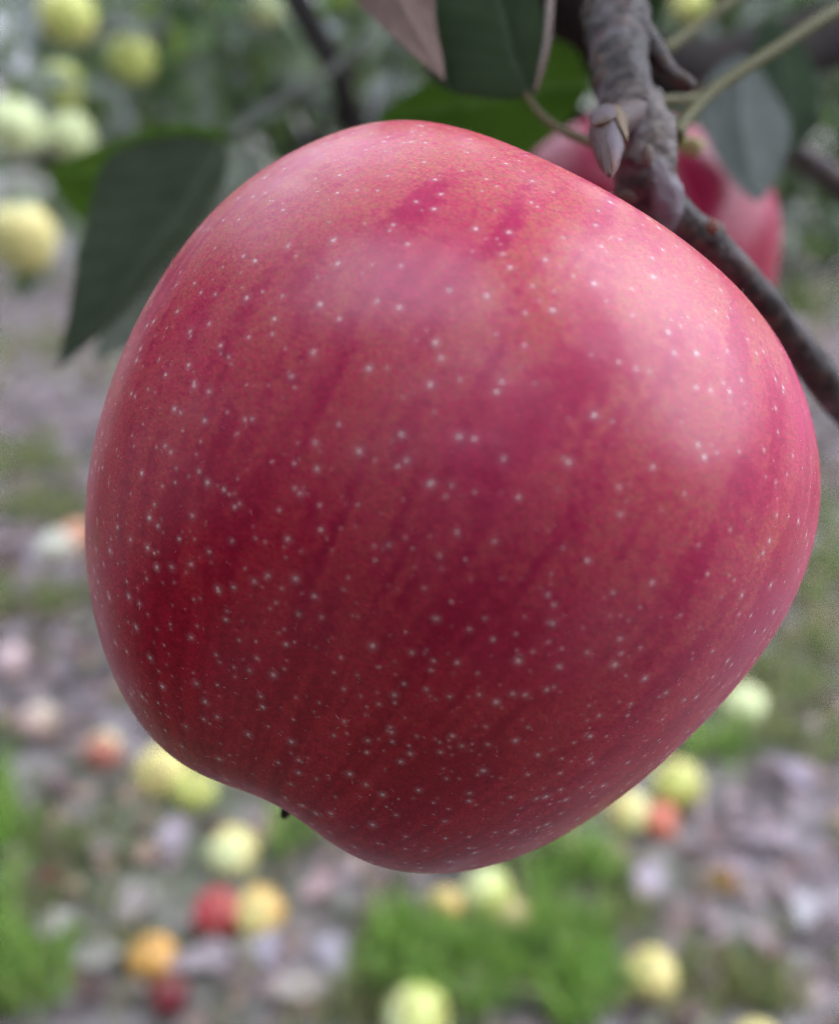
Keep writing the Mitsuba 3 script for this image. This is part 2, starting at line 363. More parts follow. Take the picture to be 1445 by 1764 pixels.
# fuzz: tiny pale fibres and dust caught on the wax
nf = 1500
d = norm(rng.normal(size=(nf * 2, 3)))
pw = (d * apple_radius(d)[:, None]) @ AM.T
ok = (np.einsum('ij,ij->i', norm(pw), norm(EYE - pw)) > -0.25)
pw, nn = pw[ok][:nf], norm(pw[ok][:nf])
fz = []
for k in range(len(pw)):
    t1 = norm(np.cross(nn[k], rng.normal(size=3))); t2 = np.cross(nn[k], t1)
    L = 0.00015 + 0.00045 * rng.random() ** 2.2
    lift = rng.uniform(0.1, 0.7)
    pth = np.array([pw[k] + nn[k] * 1e-5, pw[k] + t1 * L * .5 + nn[k] * L * lift * .5, pw[k] + t1 * L * .85 + t2 * L * rng.uniform(-.5, .5) + nn[k] * L * lift])
    fz.append(tube(pth, rng.uniform(4e-6, 1.05e-5), 3, cap=False))
put('fuzz', mikit.ply(join(fz), 'fuzz_skin'), big, label='fine pale fibres and dust on the skin', kind='stuff')

# ------------------------------------------------------------------ the tree that carries it
own = 'apple_tree'
tag(own, 'near apple tree whose grey spur and twigs carry the large red apple', 'tree')
def px_path(rows, n):
    """rows of (x, y, depth, width in px) -> path, radii"""
    s = spline(np.array([[*at(x, y, d), w * d / F / 2] for x, y, d, w in rows]), n)
    return s[:, :3], np.maximum(s[:, 3], 1e-5)

# fruiting spur: ringed, swollen at the bud
path, rad = px_path([(1050, -260, .150, 150), (1060, -60, .138, 116), (1062, 60, .128, 103), (1073, 150, .120, 92), (1098, 220, .1145, 110), (1112, 290, .1128, 106), (1122, 345, .1135, 104), (1140, 392, .117, 70)], 150)
s = np.linspace(0, 1, len(rad))
rings = 0.045 * np.sin(s * 170 + 3 * np.sin(s * 23)) * np.exp(-((s - .47) / .09) ** 2) + 0.07 * np.exp(-((s - .40) / .012) ** 2) + 0.06 * np.exp(-((s - .60) / .01) ** 2) + 0.05 * np.exp(-((s - .505) / .01) ** 2)
spur = put('fruit_spur', mikit.ply(tube(path, rad * (1 + rings), 48, 0.22, 340, 2), 'twig_bark', smooth=True), own, label='grey brown ringed fruit spur ending in a pointed bud')
# twig running down to the right
path, rad = px_path([(1092, 300, .116, 96), (1135, 352, .1155, 88), (1180, 388, .117, 72), (1222, 418, .119, 62), (1290, 492, .122, 60), (1368, 590, .126, 62), (1450, 690, .130, 66), (1640, 900, .142, 66)], 130)
s = np.linspace(0, 1, len(rad))
twig = put('twig', mikit.ply(tube(path, rad * .95 * (1 + .22 * np.exp(-((s - .415) / .016) ** 2) + .05 * np.exp(-((s - .62) / .02) ** 2)), 28, 0.11, 420, 4), 'twig_bark', smooth=True), own, label='dark grey twig passing down to the right beside the large apple')
def knob(center, r, col, parent, name, stretch=(1, 1, 1), label=None):
    import trimesh
    m = trimesh.creation.icosphere(subdivisions=3, radius=1.0)
    vv = np.array(m.vertices) * np.array(stretch)
    vv = vv * (1 + .3 * (meshkit.fbm(np.array(m.vertices) * 2.2 + center * 900, 3, 4) - .5))[:, None] * r
    c = np.array(col)[None] * (0.7 + .6 * meshkit.fbm(np.array(m.vertices) * 4, 3, 6))[:, None]
    put(name, mikit.ply((vv @ CAMROT.T + center, m.faces), 'scale_skin', smooth=True, color=c), parent, **({'label': label} if label else {}))
knob(at(1222, 392, .1165), 15 * .117 / F, (0.16, 0.075, 0.055), twig, 'leaf_scar', (1, .9, 1.1), 'reddish leaf scar on the twig')
knob(at(1092, 338, .1112), 22 * .11 / F, (0.10, 0.075, 0.06), spur, 'leaf_scar', (1.2, .7, .6))
knob(at(1116, 268, .1092), 15 * .11 / F, (0.13, 0.10, 0.085), spur, 'leaf_scar', (.7, 1.3, .6))

# the bud: overlapping scales about a tapering core
B0, B1 = at(1046, 218, .1075), at(1050, 304, .1000)
bax = norm(B1 - B0); bl = np.linalg.norm(B1 - B0)
bx = norm(np.cross(bax, FWD)); by = np.cross(bax, bx)
core = spline(np.array([[*(at(1100, 196, .1125)), 30], [*B0, 29], [*(B0 + bax * bl * .35), 27], [*(B0 + bax * bl * .7), 17], [*(B0 + bax * bl * .98), 4]]), 24)
put('bud', mikit.ply(tube(core[:, :3], core[:, 3] * .105 / F, 18, .06, 500, 3), 'scale_skin', smooth=True, color=np.tile([[0.10, 0.075, 0.07]], (24 * 18 + 2, 1))), spur, label='pointed grey bud with a reddish tip')
def bud_scale(ang, s0, s1, rbase, width, colA, colB, lift=0.0):
    """one scale wrapping the core: pointed shell from s0 to s1 along the bud, about the angle ang"""
    nu, nv = 18, 13
    U, S = np.meshgrid(np.linspace(0, 1, nu), np.linspace(-1, 1, nv), indexing='ij')
    half = width * (1 - U ** 2.6) ** 0.6
    a = ang + S * half
    prof = np.interp(s0 + (s1 - s0) * U, [0, .2, .45, .7, .9, 1.02], [29, 28, 25, 19, 10, 2.5]) * .103 / F
    rr = prof * rbase + lift * U * .0002 + 0.00012 * (1 - np.abs(S)) ** .5
    P = B0 + bax * ((s0 + (s1 - s0) * U) * bl)[..., None] + (bx * np.cos(a)[..., None] + by * np.sin(a)[..., None]) * rr[..., None]
    Pin = P - (bx * np.cos(a)[..., None] + by * np.sin(a)[..., None]) * 0.00022
    k = sm_np(.55, 1.0, U)[..., None]; n = meshkit.fbm(P * 2500, 3, 5)[..., None]
    c = (np.array(colA) * (1 - k) + np.array(colB) * k) * (.6 + .8 * n)
    f = grid_faces(nu, nv)
    vv = np.vstack([P.reshape(-1, 3), Pin.reshape(-1, 3)])
    b = np.concatenate([np.arange(nv), np.arange(nu) * nv + nv - 1, (np.arange(nv) + (nu - 1) * nv)[::-1], (np.arange(nu) * nv)[::-1]])
    rim = np.vstack([np.stack([b[:-1], b[1:], b[:-1] + nu * nv], 1), np.stack([b[1:], b[1:] + nu * nv, b[:-1] + nu * nv], 1)])
    put('bud_scale', mikit.ply((vv, np.vstack([f, f[:, ::-1] + nu * nv, rim])), 'scale_skin', smooth=True, color=np.vstack([c.reshape(-1, 3)] * 2)), spur)
toward = math.atan2((-FWD) @ by, (-FWD) @ bx)
side = math.atan2(RIGHT @ by, RIGHT @ bx)
sgn = 1 if math.sin(side - toward) > 0 else -1
bud_scale(toward + sgn * 0.55, .10, 1.0, 1.02, 1.05, (.135, .11, .125), (.13, .055, .035))
bud_scale(toward - sgn * 1.5, .12, .97, .98, 1.05, (.09, .065, .065), (.09, .035, .03))
bud_scale(toward + sgn * 2.6, .1, .97, .98, 1.2, (.22, .19, .2), (.18, .09, .07))
bud_scale(toward + sgn * 1.0, -.12, .42, 1.16, .95, (.13, .09, .055), (.17, .12, .07), 1)
bud_scale(toward - sgn * 0.55, -.10, .30, 1.14, .9, (.13, .105, .115), (.10, .065, .04), 1)
bud_scale(toward + sgn * 2.6, -.1, .4, 1.14, 1.1, (.2, .16, .13), (.2, .14, .09), 1)

def px_tube(name, rows, n=40, k=12, mat='twig_bark', parent=own, bump=.06, freq=300, col=None, label=None):
    path, rad = px_path(rows, n)
    m = tube(path, rad, k, bump, freq, 3)
    extra = {'color': np.tile([col], (len(m[0]), 1))} if col is not None else {}
    return put(name, mikit.ply(m, mat, smooth=True, **extra), parent, **({'label': label} if label else {}))
px_tube('twig_stub', [(1085, 40, .128, 60), (1125, 85, .126, 40), (1152, 122, .125, 30), (1178, 140, .124, 26), (1192, 152, .124, 22)], label='short broken twig stub behind the spur')
px_tube('limb', [(1900, -60, .52, 150), (1600, 10, .44, 130), (1400, 70, .38, 110), (1250, 118, .34, 108), (1120, 110, .31, 104), (1010, 40, .29, 110), (960, -60, .28, 130), (900, -330, .26, 150)], 60, 16, 'dark_bark', label='thick dark limb crossing behind the spur at upper right')
px_tube('twig', [(1700, 540, .36, 52), (1540, 390, .33, 50), (1440, 312, .31, 48), (1380, 268, .30, 44), (1330, 240, .295, 40), (1200, 160, .30, 36)], label='pinkish grey twig at the right edge behind the leaf')
px_tube('twig', [(470, -160, .46, 60), (505, -20, .42, 50), (545, 60, .40, 44), (580, 125, .39, 40), (602, 200, .40, 34), (640, 380, .43, 30)], mat='dark_bark', label='dark upright twig behind the top of the large apple')
px_tube('twig', [(640, 60, .40, 18), (560, 130, .36, 17), (470, 180, .31, 16), (395, 235, .235, 15)], mat='petiole_skin', col=(.03, .035, .022), label='thin grey twig leading to the folded leaf at left')
OL = (0.085, 0.082, 0.028)
px_tube('petiole', [(1620, -50, .165, 26), (1450, 14, .150, 25), (1330, 88, .142, 23), (1235, 150, .136, 22), (1185, 200, .131, 24), (1160, 236, .127, 34)], 40, 10, 'petiole_skin', col=OL, bump=.02, label='long olive leaf stalk crossing from the upper right')
px_tube('petiole', [(1330, -60, .19, 22), (1260, -2, .18, 21), (1195, 48, .175, 20), (1140, 88, .168, 22)], 30, 10, 'petiole_skin', col=OL, bump=.02)
px_tube('petiole', [(1110, 176, .128, 18), (1150, 172, .138, 18), (1200, 168, .150, 17), (1240, 150, .17, 16)], 30, 10, 'petiole_skin', col=OL, bump=.02)
knob(at(1192, 252, .150), 19 * .15 / F, (0.36, 0.33, 0.15), own, 'withered_blossom', (1.1, .8, .9), 'cream and green withered blossom beside the spur')
knob(at(1165, 236, .140), 18 * .14 / F, (0.22, 0.26, 0.07), own, 'withered_blossom', (.9, 1, .9))
# stem of the large apple, from its cavity to the spur
cav = AM @ np.array([0, 0, 0.0215])
put('stem', mikit.ply(tube(spline([cav, cav + AM[:, 2] * .006, at(1105, 362, .1165), at(1112, 330, .1145)], 20), .0014, 10, .06, 500, 2), 'twig_bark', smooth=True), big)

# near leaves: midrib path + left and right blades
def near_leaf(mid, wl, wr, colT, colU, side_l, side_r, n=90, m=12, serr=0.06, name='leaf', label=None, wavy=0.0, seed=0, peak=0.8, sweep=0.22):
    """mid: control points of the midrib, world. side_l, side_r: directions the blades leave it; wl, wr: greatest half widths.
    The upper face has colour colT, the under face colU; two sheets 0.25 mm apart."""
    M = spline(np.array(mid), n); u = np.linspace(0, 1, n)
    shape = np.sin(np.pi * np.clip(u, 0, 1) ** peak) ** (0.7 if peak > .7 else 0.95)
    tan = norm(np.gradient(M, axis=0))
    cols = []
    for sgn_, w, sd in ((-1, wl, side_l), (1, wr, side_r)):
        for s_ in np.linspace(1, 0, m)[: m - (sgn_ > 0)] if sgn_ < 0 else np.linspace(0, 1, m)[1:]:
            sdv = norm(np.array(sd, float)[None] - tan * (tan @ np.array(sd, float))[:, None])
            nrm = np.cross(tan, sdv) * (1 if sgn_ > 0 else -1)
            ser = 1 + (serr * ((u * 34) % 1.0) if s_ > .95 else 0)
            ph_ = seed + sgn_
            z = w * s_ * (0.22 * s_ + wavy * np.sin(u * 9 + ph_ * 2) * s_)
            cols.append(M + sdv * (w * s_ * shape * ser)[:, None] + nrm * (z * shape)[:, None] + tan * (w * s_ * sweep * shape)[:, None])
    G = np.stack(cols, 1); nv = G.shape[1]
    G = G + .0016 * (np.stack([meshkit.fbm(G * 70 + seed * 3, 2, q + seed) for q in range(3)], -1) - .5)
    f = grid_faces(n, nv)
    import trimesh
    nm = np.array(trimesh.Trimesh(G.reshape(-1, 3), f, process=False).vertex_normals)
    S_ = np.concatenate([np.linspace(-1, 0, m), np.linspace(0, 1, m)[1:]])
    vein = 0.5 + 0.5 * np.cos((u[:, None] * 9 - np.abs(S_)[None] * 1.9 + .15 * np.abs(S_)[None] ** 2) * 2 * np.pi)
    vk = (np.clip(vein * 6 - 5, 0, 1) * .35 + (np.abs(S_)[None] < .06) * .8).reshape(-1, 1)
    nz = (.75 + .5 * meshkit.fbm(G.reshape(-1, 3) * 250, 3, seed))[:, None]
    cT = np.array(colT)[None] * nz; cT = cT * (1 - vk) + vk * (np.array(colT)[None] * 1.3 + .03)
    cU = np.array(colU)[None] * nz; cU = cU * (1 - vk) + vk * (np.array(colU)[None] * 1.2 + .03)
    vv = np.vstack([G.reshape(-1, 3) + nm * .000125, G.reshape(-1, 3) - nm * .000125])
    return put(name, mikit.ply((vv, np.vstack([f, f[:, ::-1] + n * nv])), 'near_leaf_skin', smooth=True, color=np.vstack([cT, cU])), own, **({'label': label} if label else {}))
TOP, UND = (0.056, 0.074, 0.046), (0.15, 0.19, 0.13)
# folded dark leaf at the left
near_leaf([at(384, 240, .215), at(325, 345, .208), at(225, 480, .200), at(98, 640, .195)], .0232, .0050, TOP, UND,
          -RIGHT * 1.0 - UP * .34 + FWD * .15, RIGHT * .62 - UP * .05 + FWD * .85, label='dark folded leaf hanging left of the large apple', seed=1, peak=.58, sweep=-.05)
near_leaf([at(408, 238, .23), at(385, 340, .228), at(290, 480, .226), at(160, 622, .224)], .0088, .0100, (0.26, 0.29, 0.23), (0.28, 0.31, 0.25),
          -RIGHT + FWD * .1, RIGHT + FWD * .2, label='pale grey green leaf between the dark folded leaf and the large apple', seed=12)
# bright leaf behind it
near_leaf([at(400, 236, .240), at(300, 278, .245), at(190, 300, .252), at(84, 296, .262)], .0105, .017, (0.10, 0.19, 0.025), (0.12, 0.20, 0.05),
          UP + FWD * .4, -UP + FWD * .3, label='bright green leaf behind the dark folded leaf', seed=2)
# dark leaf at the top, its curled pale margin to the right
near_leaf([at(908, 168, .136), at(880, 80, .139), at(840, -60, .146), at(780, -260, .158)], .0128, .0058, (0.011, 0.024, 0.008), (0.05, 0.08, 0.04),
          -RIGHT + FWD * .15, RIGHT * .75 - FWD * .7, label='dark green leaf hanging into the top of the picture', seed=3)
px_tube('petiole', [(906, 162, .136, 12), (930, 195, .134, 13), (965, 222, .130, 15), (1030, 250, .122, 18)], 30, 8, 'petiole_skin', col=(0.12, 0.10, 0.05), bump=.02)
mg, mr = px_path([(948, -60, .1335, 12), (947, 10, .1330, 14), (943, 70, .1328, 13), (934, 115, .1332, 11), (922, 158, .1345, 5)], 30)
put('leaf_margin', mikit.ply(tube(mg, mr, 8, .15, 500, 3), 'dry_leaf_skin', smooth=True, color=np.tile([[0.38, 0.33, 0.30]], (30 * 8 + 2, 1))), own, label='pale curled margin of the dark top leaf')
# dry pinkish leaf tip
near_leaf([at(625, -230, .140), at(658, -90, .137), at(702, 20, .134), at(768, 143, .132)], .0058, .0062, (0.27, 0.195, 0.17), (0.30, 0.22, 0.19),
          -RIGHT * .7 - UP * .6 + FWD * .3, RIGHT + UP * .3 + FWD * .4, label='dry pinkish brown leaf tip at the top', seed=4, wavy=.15, peak=.6, sweep=.05)
# bright leaf behind the top leaf
near_leaf([at(1015, 150, .205), at(930, 150, .21), at(820, 175, .215), at(650, 200, .225)], .011, .0165, (0.065, 0.135, 0.016), (0.09, 0.155, 0.03),
          UP + FWD * .3, -UP + FWD * .2, label='translucent bright green leaf between the top leaf and the apples', seed=5)
near_leaf([at(1050, 235, .31), at(960, 232, .315), at(880, 225, .32), at(770, 215, .33)], .013, .012, (0.03, 0.055, 0.022), (0.08, 0.12, 0.05),
          UP + FWD * .3, -UP + FWD * .2, seed=15)
# grey green leaf at the right
near_leaf([at(1275, 95, .222), at(1275, 160, .220), at(1285, 240, .218), at(1305, 345, .216)], .0090, .0125, (0.17, 0.195, 0.18), (0.20, 0.23, 0.21),
          -RIGHT + FWD * .25, RIGHT + FWD * .65 + UP * .35, label='grey green leaf hanging above the second red apple', seed=6)
near_leaf([at(1330, 30, .26), at(1350, 110, .255), at(1360, 190, .25), at(1355, 270, .25)], .009, .009, (0.05, 0.075, 0.045), (0.11, 0.15, 0.10),
          -RIGHT + FWD * .25, RIGHT + FWD * .4, seed=7)
near_leaf([at(1120, -120, .30), at(1080, -20, .30), at(1030, 60, .30), at(985, 140, .31)], .014, .014, (0.028, 0.05, 0.02), (0.1, 0.14, 0.09),
          -RIGHT + FWD * .25, RIGHT + FWD * .4, seed=8)

# its trunk to the right of the picture and the crown over and behind us
oz = ground_z(1.0, -.55)
put('trunk', mikit.ply(tube(spline([[1.0, -.55, oz - .1], [.98, -.54, oz + .4], [.95, -.5, -.15], [.85, -.45, .35], [.65, -.4, .9]], 24), np.linspace(.075, .03, 24), 16, .15, 12, 9), 'tree_bark', smooth=True), own)
bough = [[(.97, -.5, -.3), (1.0, .1, -.05), at(1900, -60, .52), at(1750, -30, .48)], [(.87, -.46, .3), (.4, -.25, .45), (-.2, -.2, .5), (-.8, -.1, .45), (-1.05, .3, .15), (-1.0, .6, -.3)], [(.9, -.47, .2), (.5, -.6, .35), (.1, -.8, .3), (-.4, -.9, .2)],
         [(.75, -.42, .6), (.2, .1, .8), (-.5, .25, .75)], [(.93, -.5, 0), (.8, -.7, .1), (.6, -.9, .05), (.2, -1.1, 0)], [(-.2, -.2, .5), (-.5, -.5, .25), (-.8, -.8, -.1)], [(.4, -.25, .45), (.25, .1, .5), (.12, .3, .52)], [(-.5, .25, .75), (-.9, .5, .5), (-1.1, .9, .4)], [(-.8, -.8, -.1), (-.9, -.3, -.3), (-.9, 0, -.5)], [(.6, -.9, .05), (0, -.8, -.2), (-.5, -.8, -.4)]]
sp = []
for b in bough:
    q = spline(b, 30); put('limb', mikit.ply(tube(q, np.linspace(.028, .007, 30), 10, .1, 20, 3), 'tree_bark', smooth=True), own)
    if b is not bough[0]: sp.append(q[5:])
sp = np.vstack(sp); m = 12500
pos = sp[rng.integers(0, len(sp), m)] + rng.normal(size=(m, 3)) * [.19, .19, .17]
okv = ~in_view(pos, 1.5) & (norm(pos) @ norm([-.22, -.06, .97]) < .925) & (norm(pos) @ norm([.80, .10, .58]) < .79) & (np.linalg.norm(pos - EYE, axis=1) > .22) & (meshkit.fbm(pos * 3.5, 2, 6) > .38)
pos = pos[okv]; m = len(pos)
V_, F_, C_ = scatter_leaves(leaf_template(4, 3, .30, .35, .2), pos, norm(rng.normal(size=(m, 3)) + [0, 0, -.5]), norm(rng.normal(size=(m, 3)) * .6 + [0, 0, 1]), .08 * rng.uniform(.6, 1.15, m),
                            np.array([(.05, .09, .035)]) * rng.uniform(.7, 1.3, (m, 1)))
put('crown', mikit.ply((V_, F_), 'leaf_skin', smooth=True, color=C_), own, kind='stuff')

# second red apple behind the spur
RA, RB = (0.25, 0.004, 0.03), (0.30, 0.010, 0.05)
add_apple('hanging_red_apple', at(1084, 450, .264), .0790, RA, RB, (0.42, .1, 1), (0.3, 0, 1), 'red apple half hidden behind the large apple and the grey twig', seed=5, stem=True)

# ------------------------------------------------------------------ trees behind, their crowns and their fruit
GREENS = np.array([(0.085, 0.14, 0.05), (0.12, 0.17, 0.085), (0.16, 0.20, 0.125), (0.055, 0.09, 0.04), (0.14, 0.20, 0.045), (0.19, 0.22, 0.17), (0.30, 0.33, 0.31)])
LT = leaf_template(6, 5, .30, .35, .22)
LIGHT = leaf_template(4, 3, .30, .35, .2)

def make_tree(key, base, limbs, n_leaf, leaf_len, spread, seed, trunk_h=.75, trunk_r=.06, tmpl=LIGHT, keep=None, parts=0, twigs=6, loose=.06, tone=1.0):
    r_ = np.random.default_rng(seed)
    bz = ground_z(base[0], base[1])
    top = np.array([base[0], base[1], bz + trunk_h])
    tp = spline([[base[0], base[1], bz - .1], [base[0] + .02, base[1], bz + trunk_h * .4], top], 14)
    put('trunk', mikit.ply(tube(tp, np.linspace(trunk_r * 1.3, trunk_r * .85, 14), 14, .15, 12, seed), 'tree_bark', smooth=True), key)
    tips, dirs = [], []
    for L in limbs:
        pts = np.vstack([top - [0, 0, .12], L]) if len(L) > 1 else np.array([top - [0, 0, .12], (top + L[0]) / 2 + [0, 0, .1], L[0]])
        s_ = spline(pts, 24)
        s_ = s_ + .02 * (np.stack([meshkit.noise(s_ * 6, seed + q) for q in range(3)], -1) - .5) * np.linspace(0, 1, 24)[:, None]
        put('limb', mikit.ply(tube(s_, np.linspace(trunk_r * .55, .007, 24), 8, .12, 20, seed), 'tree_bark', smooth=True), key)
        tw = []
        for q in range(twigs):
            k = r_.integers(8, 24); o = s_[k]
            e = o + norm(r_.normal(size=3) + [0, 0, .15]) * spread * r_.uniform(.4, 1.1) + [0, 0, -.25 * spread]
            p_ = spline([o, (o + e) / 2 + [0, 0, .06 * spread], e], 8)
            tw.append(tube(p_, np.linspace(.006, .002, 8), 5))
            kk = r_.integers(1, 8, 40); tips.append(p_[kk]); dirs.append(np.tile(norm(e - o), (40, 1)))
        put('twig', mikit.ply(join(tw), 'tree_bark', smooth=True), key, kind='stuff')
        kk = r_.integers(10, 24, 40); tips.append(s_[kk]); dirs.append(np.tile(norm(s_[-1] - s_[5]), (40, 1)))
    tips = np.vstack(tips); dirs = np.vstack(dirs)
    k = r_.integers(0, len(tips), n_leaf)
    pos = tips[k] + r_.normal(size=(n_leaf, 3)) * np.where(r_.random((n_leaf, 1)) < .4, .03, loose)
    dr_ = norm(dirs[k] * .4 + r_.normal(size=(n_leaf, 3)) * .8 + [0, 0, -.35])
    upv = norm(r_.normal(size=(n_leaf, 3)) * .6 + [0, 0, 1])
    size = leaf_len * r_.uniform(.6, 1.15, n_leaf)
    col = GREENS[r_.integers(0, len(GREENS), n_leaf)] * r_.uniform(.75, 1.25, (n_leaf, 1)) * tone
    if keep is not None:
        ok = keep(pos); pos, dr_, upv, size, col = pos[ok], dr_[ok], upv[ok], size[ok], col[ok]
    if parts:
        dep = (pos - EYE) @ FWD
        score = np.where(in_view(pos, 1.0), size / np.maximum(dep, .1), 0)
        o = np.argsort(-score); pick, rest = o[:parts], o[parts:]
        for q, g in enumerate(GREENS):
            LEAFPLY.setdefault(q, mikit.ply(LT, 'leaf_skin', smooth=True, color=np.tile([g * 1.25], (len(LT[0]), 1))))
        for w in pick:
            x = norm(dr_[w]); y = norm(np.cross(upv[w], x)); z = np.cross(x, y)
            M = np.eye(4); M[:3, :3] = np.stack([x, y, z], 1) * size[w]; M[:3, 3] = pos[w]
            put('leaf', {**LEAFPLY[r_.integers(0, len(GREENS))], 'to_world': T(M.tolist())}, key)
        pos, dr_, upv, size, col = pos[rest], dr_[rest], upv[rest], size[rest], col[rest]
    V_, F_, C_ = scatter_leaves(tmpl, pos, dr_, upv, size, col)
    put('crown', mikit.ply((V_, F_), 'leaf_skin', smooth=True, color=C_), key, kind='stuff')
LEAFPLY = {}

def P(x, y, d): return at(x, y, d)
# tree A: trunk hidden behind the large apple, low boughs reach towards us at upper left
tA = numbered('apple_tree'); tA = numbered('apple_tree')
tag(tA, 'apple tree behind at upper left, its low boughs hung with yellow green apples', 'tree')
def pix(p):
    q = p - EYE; d = q @ FWD
    return CX + F * (q @ RIGHT) / d, CY - F * (q @ UP) / d
YG, YE, PG, OR, RE = (0.48, 0.52, 0.14), (0.60, 0.52, 0.20), (0.56, 0.62, 0.32), (0.56, 0.31, 0.08), (0.40, 0.045, 0.06)
hang = [(36, 412, 120, PG, YE, 'yellow green apple hanging at the left edge, lowest and nearest of the far fruit'),
        (26, 222, 96, PG, PG, 'pale green apple hanging at the left edge above the yellow green one'),
        (116, 30, 98, YE, YG, 'yellow apple hanging in the top left corner'),
        (118, 236, 86, PG, PG, 'pale green apple hanging right of the one at the left edge'),
        (104, 150, 84, PG, YG, 'pale apple hanging between the yellow corner apple and the lower green ones'),
        (225, 102, 84, PG, YG, 'pale yellow green apple among leaves right of the corner apple'),
        (455, 8, 74, YE, PG, 'pale yellow apple cut by the top edge, left of the dark upright twig'),
        (240, 232, 60, PG, YG, 'small green apple above the bright leaf at left'),
        (1188, 4, 60, YE, YG, 'yellow apple cut by the top edge, right of the spur')]
def keepA(p):
    x, y = pix(p); d = (p - EYE) @ FWD
    ok = (y < 430 + 60 * np.sin(p[:, 0] * 40)) & (d > .9)
    for h in hang:      # leaves grow round the fruit, not through it
        ok &= ~((np.hypot(x - h[0], y - h[1]) < h[2] * .55) & (d < .072 * F / h[2] + .05))
    return ok
make_tree(tA, (-.15, 2.35), [[P(420, 120, 2.0), P(250, 60, 1.6), P(60, 60, 1.35)], [P(330, 260, 1.9), P(180, 250, 1.55), P(20, 290, 1.25)], [P(480, 60, 1.8), P(400, -40, 1.5), P(250, -120, 1.3)],
                             [P(620, 60, 1.9), P(640, -60, 1.7)], [P(560, 150, 2.2), P(380, 170, 2.1), P(150, 150, 2.2), P(-80, 120, 2.3)], [P(300, 60, 2.8), P(60, 0, 2.7)], [P(700, 0, 2.6), P(800, -60, 2.6)],
                             [(-.1, 2.4, .4), (0, 2.4, .9), (.1, 2.5, 1.2)], [(.3, 2.4, .3), (.6, 2.3, .7), (.9, 2.4, 1.0)]],
          2000, .078, .28, 11, parts=130, loose=.09, tone=np.array([1.3, 1.3, 1.35]), keep=keepA)
# tree B: to the right
tB = numbered('apple_tree')
tag(tB, 'apple tree behind at right, yellow green leaves beside the second red apple', 'tree')
make_tree(tB, (.95, 2.9), [[P(1350, 120, 2.4), P(1440, 60, 2.0)], [P(1250, 60, 2.6), P(1150, -20, 2.2)], [P(1420, 300, 2.5), P(1500, 380, 2.2)], [P(1600, 200, 2.6), P(1560, 480, 2.3)], [P(1000, 60, 2.9), P(900, 0, 2.6)], [P(1400, -60, 2.6), P(1300, -160, 2.4)]],
          1800, .072, .26, 12, parts=60, loose=.08, keep=lambda p: pix(p)[1] < 560)
# rows further off
far = [(-3.3, 2.2), (-2.9, 4.6), (-1.3, 5.4), (1.9, 5.2), (-4.6, 7.5), (-2.2, 8.2), (0.2, 7.4), (2.6, 8.4), (4.8, 7.6), (-6.5, 11.5), (-3.6, 12), (-.6, 11.6), (2.2, 12.2), (5.2, 11.8), (7.6, 12.4)]
for k, (x, y) in enumerate(far):
    key = numbered('apple_tree')
    r_ = np.random.default_rng(100 + k)
    L = []
    for q in range(12):
        a = q * 2.4 + r_.uniform(0, 1); R_ = r_.uniform(.7, 1.25)
        L.append([np.array([x + math.cos(a) * R_, y + math.sin(a) * R_, GROUND + r_.uniform(.75, 3.3)])])
    tag(key, 'blurred green apple tree in the rows far behind the hanging apples', 'tree', 'apple trees in the far rows')
    make_tree(key, (x, y), L, 2600 if y < 6 else 2200, .10 if y < 6 else .13, .5, 200 + k, twigs=8, loose=.17)

for k, (x, y, dpx, a, b, lab) in enumerate(hang):
    dep = .072 * F / dpx
    add_apple('hanging_apple', at(x, y, dep), .072, a, b, (rng.normal() * .15, rng.normal() * .15, 1), (.5, -.6, .2), lab, seed=30 + k)

# ------------------------------------------------------------------ fallen apples
fallen = [(280, 1320, 90, YE, YE, 'pale yellow fallen apple at the lower left edge of the large apple'),
          (334, 1346, 74, YG, YG, 'yellow green fallen apple almost hidden behind the lower left of the large apple'),
          (403, 1462, 90, PG, YE, 'half green half yellow fallen apple above the red and yellow pair'),
          (374, 1563, 88, RE, RE, 'bright red fallen apple touching a yellow one'),
          (448, 1562, 90, OR, YE, 'orange yellow fallen apple right of the bright red one'),
          (260, 1630, 88, OR, OR, 'orange fallen apple at lower left above a dark red one'),
          (290, 1695, 70, (.09, .012, .018), (.16, .02, .03), 'dark red fallen apple just below the orange one'),
          (178, 1285, 66, (.45, .16, .12), PG, 'faded pink fallen apple left of the pale yellow one'),
          (1170, 1342, 88, YE, YG, 'pale yellow fallen apple at right below the edge of the large apple'),
          (1088, 1385, 78, PG, YE, 'pale yellow green fallen apple left of the salmon red one'),
          (1138, 1396, 66, (.50, .12, .08), (.5, .16, .1), 'salmon red fallen apple between two pale ones'),
          (1280, 1212, 78, PG, PG, 'pale green fallen apple at the right edge of the large apple'),
          (1126, 1660, 90, YE, YE, 'yellow fallen apple alone at lower right'),
          (715, 1758, 112, PG, YG, 'pale green fallen apple cut by the bottom edge'),
          (768, 1545, 68, OR, YE, 'small orange fallen apple below the large apple'),
          (840, 1530, 90, YG, PG, 'yellow green fallen apple in grass below the large apple'),
          (886, 1562, 62, (.55, .40, .24), YE, 'tan fallen apple behind grass blades below the large apple'),
          (136, 925, 70, (.62, .30, .16), (.6, .3, .2), 'salmon fallen apple far off, at the left edge of the large apple'),
          (98, 945, 66, (.5, .5, .42), (.5, .5, .4), 'whitish fallen apple far off, left of the salmon one'),
          (66, 1238, 66, (.48, .34, .30), (.42, .38, .28), 'pale pinkish beige fallen apple at the left'),
          (1308, 1790, 100, YE, YE, 'pale yellow fallen apple cut by the bottom edge at right'),
          (20, 1130, 60, (.50, .38, .38), (.5, .38, .38), 'pale pink fallen apple at the left edge')]
occupied = []
